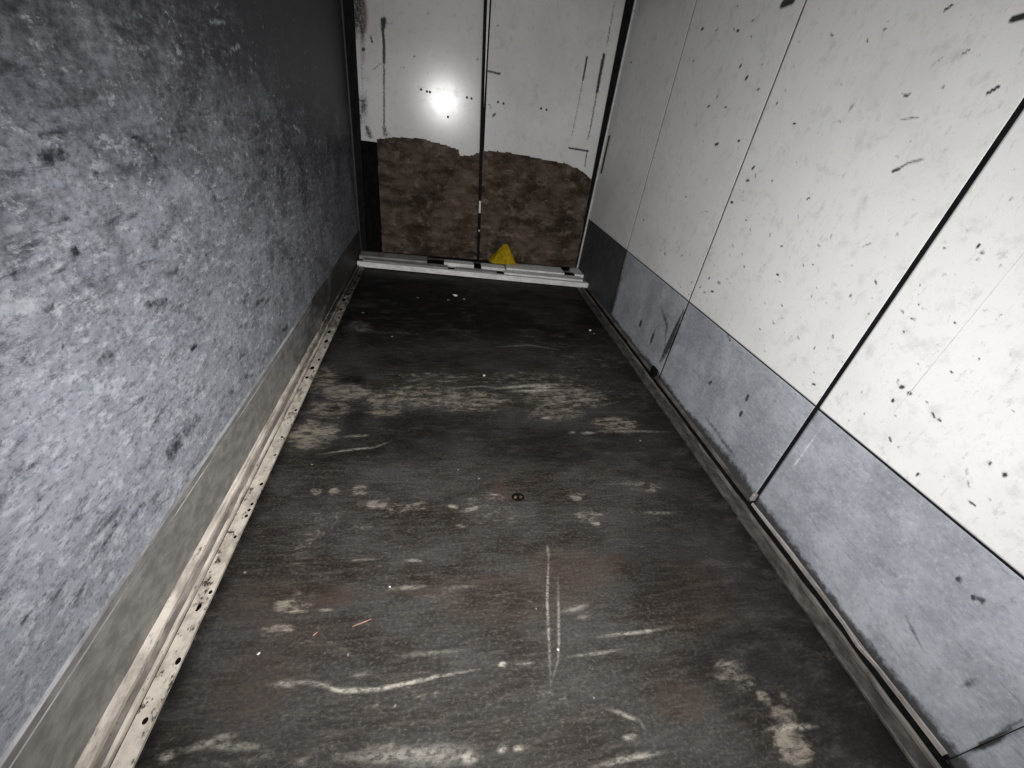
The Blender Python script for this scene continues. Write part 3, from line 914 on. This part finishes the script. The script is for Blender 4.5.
# ------------------------------------------------------------------ floor rails
trim_1 = empty('trim_1'); tag(trim_1, 'pale dirty metal floor rail along the left wall', 'rail', 'structure')
ysl = [Y0] + list(np.linspace(0, 4.30, 60))
r2 = random.Random(3)
wob = {round(y, 4): (r2.uniform(-.0025, .0025), r2.uniform(-.002, .002)) for y in ysl}
def wobble(x, z, y):
    a, b = wob[round(y, 4)]
    return (x + a, y, z + (b if z > .015 else 0))
prism_y('floor_strip', [(-.792, .0), (-.742, .0), (-.742, .010), (-.744, .013), (-.792, .013)], ysl, M_STRIP, trim_1, lambda x, z, y: (x + wob[round(y, 4)][0] * (.6 if x > -.75 else 0), y, z))
prism_y('dirt_gap', [(-.7985, .0), (-.792, .0), (-.792, .006), (-.7985, .006)], [Y0, 4.30], M_GAP, trim_1)
prism_y('rib', [(-.809, .0), (-.7985, .0), (-.7985, .024), (-.801, .028), (-.807, .028), (-.809, .024)], ysl, M_RIB, trim_1, wobble)
prism_y('channel', [(-.836, .0), (-.809, .0), (-.809, .010), (-.836, .010)], [Y0, 4.30], M_CHAN, trim_1)
def bend_rib(x, z, y):
    a, b = wob[round(y, 4)]
    return (x + (float(xl(y)) + .866 if x < -.85 else 0) + a, y, z + b)
prism_y('upper_rib', [(-.864, .0), (-.836, .0), (-.836, .026), (-.842, .034), (-.855, .042), (-.864, .044)], ysl, M_RIB, trim_1, bend_rib)
for x, y in LEFT_HOLES:
    disc('screw_hole', (min(max(x, -.784), -.750), y, .0127), r2.uniform(.005, .0085), .0012, M_GAP, trim_1, squash=r2.uniform(1.0, 1.7))
for k in range(16):
    disc('screw_hole', (r2.uniform(-.782, -.752), 2.25 + k * .125 + r2.uniform(-.07, .07), .0127), r2.uniform(.004, .015), .0012, M_GAP, trim_1, squash=r2.uniform(1.2, 2.2))

ysl = [Y0] + list(np.linspace(0, 4.14, 60))
for y in ysl: wob[round(y, 4)] = (r2.uniform(-.0025, .0025), r2.uniform(-.002, .002))
trim_2 = empty('trim_2'); tag(trim_2, 'dirty dark metal floor rail along the right wall', 'rail', 'structure')
prism_y('floor_strip', [(1.495, .0), (1.548, .0), (1.548, .013), (1.497, .013), (1.495, .010)], ysl, M_STRIPR, trim_2, wobble)
prism_y('dirt_gap', [(1.548, .0), (1.558, .0), (1.558, .005), (1.548, .005)], [Y0, 4.14], M_GAP, trim_2)
prism_y('rib', [(1.558, .0), (1.568, .0), (1.568, .020), (1.566, .024), (1.560, .024), (1.558, .020)], ysl, M_RIBR, trim_2, wobble)
prism_y('channel', [(1.568, .0), (1.616, .0), (1.616, .006), (1.568, .006)], [Y0, 4.14], M_GAP, trim_2)
prism_y('bent_edge', [(1.616, .0), (1.621, .0), (1.621, .024), (1.6185, .027), (1.616, .022)], [.2, .3, .45, .52, .60, .75, .9, 1.05, 1.193], M_EDGER, trim_2,
        lambda x, z, y: (x - (.012 if abs(y - .52) < .01 else 0) * (1 if x < 1.62 else 0), y, z * (1 + .15 * math.sin(9 * y))))
prism_y('dirt_gap', [(1.621, .0), (1.6295, .0), (1.6295, .016), (1.621, .012)], [.19, 1.193], M_GAP, trim_2)
prism_y('edge', [(1.613, .0), (1.6285, .0), (1.6285, .022), (1.613, .020)], [1.213, 2.3, 3.4, 4.14], M_RIBR, trim_2)
box('joint_foot', 1.604, 1.629, 1.196, 1.212, .03, .075, M_EDGER, trim_2, .003)
box('dirt_clod', 1.60, 1.629, 2.37, 2.45, .0, .075, M_GAP, trim_2, .012)

# ------------------------------------------------------------------ sill in front of the doors
trim_3 = empty('trim_3'); tag(trim_3, 'worn pale metal sill stepping up to the rear doors', 'sill', 'structure')
SL, SR = -.815, 1.627
box('front_bar', SL, SR, 4.30, 4.335, .006, .060, M_SILL, trim_3, .003)
box('base_plate', SL, SR, 4.335, 4.74, .0, .046, M_SILLG, trim_3)
box('leak_block', -.87, SR + .02, 4.652, 4.74, .0, .080, M_GAP, trim_3)  # added block against outside light leaking in under the doors
def seg(name, x0, x1, y0, y1, z1, mat): box(name, x0, x1, y0, y1, .046, z1, mat, trim_3, .002)
seg('tread', SL + .05, .10, 4.352, 4.43, .066, M_SILLG)
seg('tread', .17, .62, 4.352, 4.42, .060, M_SILLG)
seg('tread', .70, 1.58, 4.352, 4.44, .070, M_SILL)
seg('slot', .10, .17, 4.352, 4.40, .052, M_GAP)
seg('slot', .62, .70, 4.36, 4.43, .052, M_GAP)
seg('slot', SL, SL + .05, 4.345, 4.40, .050, M_GAP)
seg('tread', SL, -.12, 4.44, 4.60, .078, M_SILLG)
seg('tread', .06, .38, 4.44, 4.53, .086, M_SILL)
seg('slot', -.12, .06, 4.45, 4.56, .060, M_GAP)
seg('tread', .46, .72, 4.43, 4.53, .082, M_SILL)
seg('slot', .38, .46, 4.45, 4.56, .062, M_GAP)
seg('tread', .74, 1.40, 4.45, 4.60, .084, M_SILL)
seg('slot', 1.30, 1.50, 4.60, 4.65, .072, M_GAP)
seg('slot', 1.42, 1.52, 4.45, 4.50, .076, M_GAP)
seg('tread', 1.52, SR, 4.45, 4.63, .082, M_SILL)

for o in list(trim_3.children):          # the sill's front edge runs slightly askew to the doors
    if o.name.startswith('leak_block'): continue
    for v in o.data.vertices:
        v.co.y -= .058 * (v.co.x - SL) * max(0.0, (4.68 - v.co.y) / .38)
# ------------------------------------------------------------------ rear doors
def lin(a, b): return lambda z: a + (b - a) * (np.asarray(z, float) - .1) / 2.15
left_l = lin(-.772, -.742); left_r = lin(.425, .318)
right_l = lambda z: lin(.452, .345)(z) + .030 * np.clip((np.asarray(z, float) - 1.15) / 1.1, 0, 1.4)
right_r = lin(1.60, 1.548)
def make_door(name, fl_, fr_, label):
    d = empty(name, (0, 0, 0)); tag(d, label, 'door', 'structure')
    tt = np.linspace(0, 1, 150); vv = np.append(np.arange(.07, 2.32, .0085), HT - .01)
    T, V = np.meshgrid(tt, vv)
    X = fl_(V) + (fr_(V) - fl_(V)) * T
    # marks are looked up in real x; the sheet's columns follow the door's edges
    def look(marks):
        out = np.zeros_like(X)
        for pts, w, s in marks:
            for (ax, ay), (bx, by) in zip(pts[:-1], pts[1:]):
                dx, dy = bx - ax, by - ay; L2 = dx * dx + dy * dy + 1e-12
                t = np.clip(((X - ax) * dx + (V - ay) * dy) / L2, 0, 1)
                out = np.maximum(out, np.clip(1.25 * (1 - np.hypot(X - ax - t * dx, V - ay - t * dy) / w), 0, 1) * s)
        return out
    dark = look(DOOR_DARK)
    if name == 'door_1':
        n = fbm(X, V, .12, .35, 4)
        dark = np.maximum(dark, np.clip((-.60 - X) / .08, 0, 1) * np.clip(3 * (n - .45), 0, .7))
    place = lambda t, v, dd: np.stack([fl_(v) + (fr_(v) - fl_(v)) * t, YE + 0 * t + dd, v], -1)
    sheet('panel', tt, vv, place, .04, M_DOOR, {'dark': dark, 'red': look(DOOR_RED)}, d)
    # crust of dried dirt over the lower half
    us = np.linspace(0, 1, 150); vz = np.arange(.075, 1.215, .0085)
    T, V = np.meshgrid(us, vz); X = fl_(V) + (fr_(V) - fl_(V)) * T
    if name == 'door_1': X = np.maximum(X, -.60 - .09 * T * 0 + .02 * (fbm(X, V, .06, .06, 6) - .5)); 
    ex = np.array([p[0] for p in CRUST_EDGE]); ez = np.array([p[1] for p in CRUST_EDGE])
    top = np.interp(X, ex, ez) + .02 * (fbm(X, V, .05, .05, 9) - .5)
    hgt = .004 + .030 * fbm(X, V, .28, .16, 12, 5, .6) * np.clip((top - V) / .05 + .25, 0, 1)
    keep = V < top
    nv, nu = X.shape
    P = np.stack([X, YE - hgt, V], -1).reshape(-1, 3)
    P2 = np.stack([X, 0 * X + YE - .0005, V], -1).reshape(-1, 3)
    idx = np.arange(nu * nv).reshape(nv, nu)
    ok = keep[:-1, :-1] & keep[:-1, 1:] & keep[1:, 1:] & keep[1:, :-1] & (X[:-1, 1:] - X[:-1, :-1] > 1e-4)
    faces = np.stack([idx[:-1, :-1], idx[:-1, 1:], idx[1:, 1:], idx[1:, :-1]], -1)[ok].tolist()
    # rim along the torn upper edge gives the crust its thickness
    for j in range(nv - 1):
        for i in range(nu - 1):
            if ok[j, i] and (j == nv - 2 or not ok[j + 1, i]):
                a, b = int(idx[j + 1, i]), int(idx[j + 1, i + 1]); faces.append([a, b, b + nu * nv, a + nu * nv])
    used = np.zeros(2 * nu * nv, bool)
    used[np.array([q for f in faces for q in f])] = True
    remap = np.cumsum(used) - 1
    allv = np.vstack([P, P2])[used]
    o = mesh_obj('mud_crust', allv.tolist(), [[int(remap[q]) for q in f] for f in faces], M_CRUST, d, True)
    o['label'] = 'dried brown dirt crust with ragged top edge'
    return d
door_1 = make_door('door_1', left_l, left_r, 'left rear door, white above, caked in brown dirt, with a bright reflection')
door_2 = make_door('door_2', right_l, right_r, 'right rear door, white above with two long black rub streaks')

def strip_z(name, xa, xb, y0, y1, z0, z1, mat, parent, n=8):
    """An upright bar between the curves xa(z) and xb(z)."""
    bm = bmesh.new(); rows = []
    for z in np.linspace(z0, z1, n):
        a, b = float(xa(z)), float(xb(z))
        rows.append([bm.verts.new(p) for p in ((a, y0, z), (b, y0, z), (b, y1, z), (a, y1, z))])
    for r0, r1 in zip(rows[:-1], rows[1:]):
        for i in range(4): bm.faces.new((r0[i], r0[(i + 1) % 4], r1[(i + 1) % 4], r1[i]))
    bm.faces.new(rows[0][::-1]); bm.faces.new(rows[-1])
    return bm_obj(name, bm, mat, parent)
strip_z('gasket', lambda z: left_r(z) - .002, lambda z: left_r(z) + .024, YE - .045, YE + .03, .07, HT - .01, M_RUBBER, door_1)
strip_z('gasket', lambda z: right_l(z) - .012, lambda z: right_l(z) + .004, YE - .02, YE + .03, .07, HT - .01, M_RUBBER, door_2)
strip_z('edge_flange', lambda z: left_r(z) + .024, lambda z: right_l(z) - .0115, YE - .03, YE + .03, 1.2, HT - .01, M_TRIM, door_2)
for i, (x, z) in enumerate(RIVETS):
    disc('rivet', (x, YE, z), .011, .004, M_POST, door_1 if x < .36 else door_2, '-y')
strip_z('tag', lambda z: left_r(z) + .004, lambda z: left_r(z) + .024, YE - .048, YE - .044, .58, .70, M_LABEL, door_1, 2)
disc('rivet', (.425, YE - .045, .40), .010, .005, M_LABEL, door_1, '-y')

# corner posts beside the doors
trim_4 = empty('trim_4'); tag(trim_4, 'dark corner post between left wall and left door', 'door post', 'structure')
strip_z('post', lambda z: -.84, lambda z: float(left_l(z)) - .004, YE - .02, YE + .06, .05, HT, M_RUBBER, trim_4)
strip_z('gasket', lambda z: float(left_l(z)) - .012, lambda z: float(left_l(z)) + .010, YE - .035, YE + .03, .06, HT, M_RUBBER, trim_4)
strip_z('edge_trim', lambda z: -.838, lambda z: -.815, YE - .04, YE - .018, .05, HT, M_POST, trim_4)
strip_z('lower_pad', lambda z: float(left_l(z)) + .008, lambda z: -.60 + .0 * z, YE - .006, YE + .02, .07, 1.11, M_GAP, trim_4)
trim_5 = empty('trim_5'); tag(trim_5, 'dark corner post with pale metal trim beside right door', 'door post', 'structure')
strip_z('gasket', lambda z: float(right_r(z)) - .004, lambda z: 1.615, YE - .02, YE + .06, .07, HT, M_RUBBER, trim_5)
strip_z('edge_trim', lambda z: 1.612, lambda z: 1.628, YE - .035, YE + .05, .08, HT, M_TRIM, trim_5)

# ------------------------------------------------------------------ loose things
def crumple(name, loc, w, d, h, mat, seed):
    """A crumpled scrap of thick plastic: a folded, peaked sheet with thickness."""
    r = np.random.RandomState(seed); bm = bmesh.new(); n = 9; top = []; bot = []
    for j in range(n):
        for i in range(n):
            u = i / (n - 1) * 2 - 1; v = j / (n - 1) * 2 - 1
            peak = max(0.0, 1 - max((u - .25) * 1.45 if u > .25 else (.25 - u) * .78, abs(v - .25) * .78))
            fold = .12 * math.sin(5 * u + 2.5 * v) * (1 - abs(u))
            z = h * max(0.02, peak ** .8 + fold * peak + r.uniform(-.05, .05) * peak)
            x = w / 2 * u * (1 - .12 * abs(v)) + r.uniform(-.008, .008); y = d / 2 * v + r.uniform(-.008, .008)
            top.append(bm.verts.new((loc[0] + x, loc[1] + y, loc[2] + z + .006)))
            bot.append(bm.verts.new((loc[0] + x, loc[1] + y, loc[2] + max(z - .004, 0))))
    for j in range(n - 1):
        for i in range(n - 1):
            a, b, c, e = j * n + i, j * n + i + 1, (j + 1) * n + i + 1, (j + 1) * n + i
            bm.faces.new((top[a], top[b], top[c], top[e])); bm.faces.new((bot[e], bot[c], bot[b], bot[a]))
    ring = [i for i in range(n)] + [j * n + n - 1 for j in range(1, n)] + [(n - 1) * n + i for i in range(n - 2, -1, -1)] + [j * n for j in range(n - 2, 0, -1)]
    for a, b in zip(ring, ring[1:] + ring[:1]): bm.faces.new((top[b], top[a], bot[a], bot[b]))
    return bm_obj(name, bm, mat)
scrap = crumple('plastic_scrap', (.712, 4.56, .086), .31, .13, .19, M_YELLOW, 4)
tag(scrap, 'crumpled yellow plastic scrap lying on the metal sill', 'scrap')

def pebble(name, x, y, s, mat, seed):
    r = random.Random(seed); bm = bmesh.new()
    bmesh.ops.create_icosphere(bm, subdivisions=1, radius=1.0)
    sx, sy, sz = s * r.uniform(.9, 1.5), s * r.uniform(.7, 1.1), s * r.uniform(.45, .7)
    a = r.uniform(0, 3)
    for v in bm.verts:
        k = r.uniform(.75, 1.15); p = Vector((v.co.x * sx * k, v.co.y * sy * k, v.co.z * sz * k))
        v.co = Vector((p.x * math.cos(a) - p.y * math.sin(a), p.x * math.sin(a) + p.y * math.cos(a), p.z))
    lo = min(v.co.z for v in bm.verts)
    for v in bm.verts: v.co.z = max(v.co.z - lo - .15 * sz, 0)
    o = bm_obj(name, bm, mat); o.location = (x, y, 0); return o
CRUMB_LABELS = [
    ('largest white crumb on the black floor before the sill', 0),
    ('flat grey chip just right of the largest white crumb', 0),
    ('small grey crumb well left of the largest white crumb', 0),
    ('small grey crumb touching the left of the largest white crumb', 0),
    ('tiny grey crumb near the left rail at the far end', 0),
    ('white crumb near the right rail at the far end', 0),
    ('grey crumb beside the white crumb near the right rail', 0),
    ('small white crumb just above the white streaks mid floor', 0),
    ('grey crumb on the far floor left of centre', 0),
    ('tiny white crumb beside the left rail near the long pale scratch', 0),
    ('tiny grey crumb below the longer orange splinter', 0),
    ('speck of grey grit left below the short orange splinter', 0),
    ('grey crumb close to the left rail, level with the two near scratches', 0),
    ('grey grit below the long pale scratch on the near floor', 0),
    ('tiny white crumb on the yellowish double scratch', 0),
    ('speck of white grit in the brownish band of the near floor', 0),
    ('tiny grey crumb left above the sunken floor fixing', 0),
    ('tiny grey crumb near the left rail in the middle of the floor', 0),
    ('tiny grey crumb in the dark right half of mid floor', 0),
    ('grey crumb mid floor left of centre above the pale flecks', 0),
    ('speck of grey grit on the near floor right of centre', 0),
    ('speck of grey grit just left of the yellowish double scratch', 0),
]
for i, (x, y, s) in enumerate(CRUMBS):
    label, grp = CRUMB_LABELS[i]
    o = pebble('crumb', x, y, s * .75, M_CRUMB if i in (0, 5, 7, 9, 14, 15) else M_GREYCRUMB, 20 + i)
    tag(o, label, 'crumb', None, 'crumbs on the dark floor')

for (a, b), lab in zip(STRAWS, ('longer orange splinter lying slantwise on the near floor', 'short orange splinter left of the longer one on the floor')):
    A = Vector((*a, .002)); B = Vector((*b, .002)); dvec = (B - A).normalized(); nrm = Vector((-dvec.y, dvec.x, 0)) * .0028
    bm = bmesh.new(); rows = []
    for t, k in ((0, .5), (.3, 1), (.7, .9), (1, .3)):
        p = A.lerp(B, t) + Vector((0, 0, .001 * math.sin(t * 6)))
        rows.append([bm.verts.new(p + nrm * k), bm.verts.new(p + Vector((0, 0, .004 * k))), bm.verts.new(p - nrm * k), bm.verts.new(p - Vector((0, 0, .0018)))])
    for r0, r1 in zip(rows[:-1], rows[1:]):
        for i in range(4): bm.faces.new((r0[i], r0[(i + 1) % 4], r1[(i + 1) % 4], r1[i]))
    bm.faces.new(rows[0][::-1]); bm.faces.new(rows[-1])
    tag(bm_obj('splinter', bm, M_STRAW), lab, 'splinter', None, 'orange splinters on the floor')
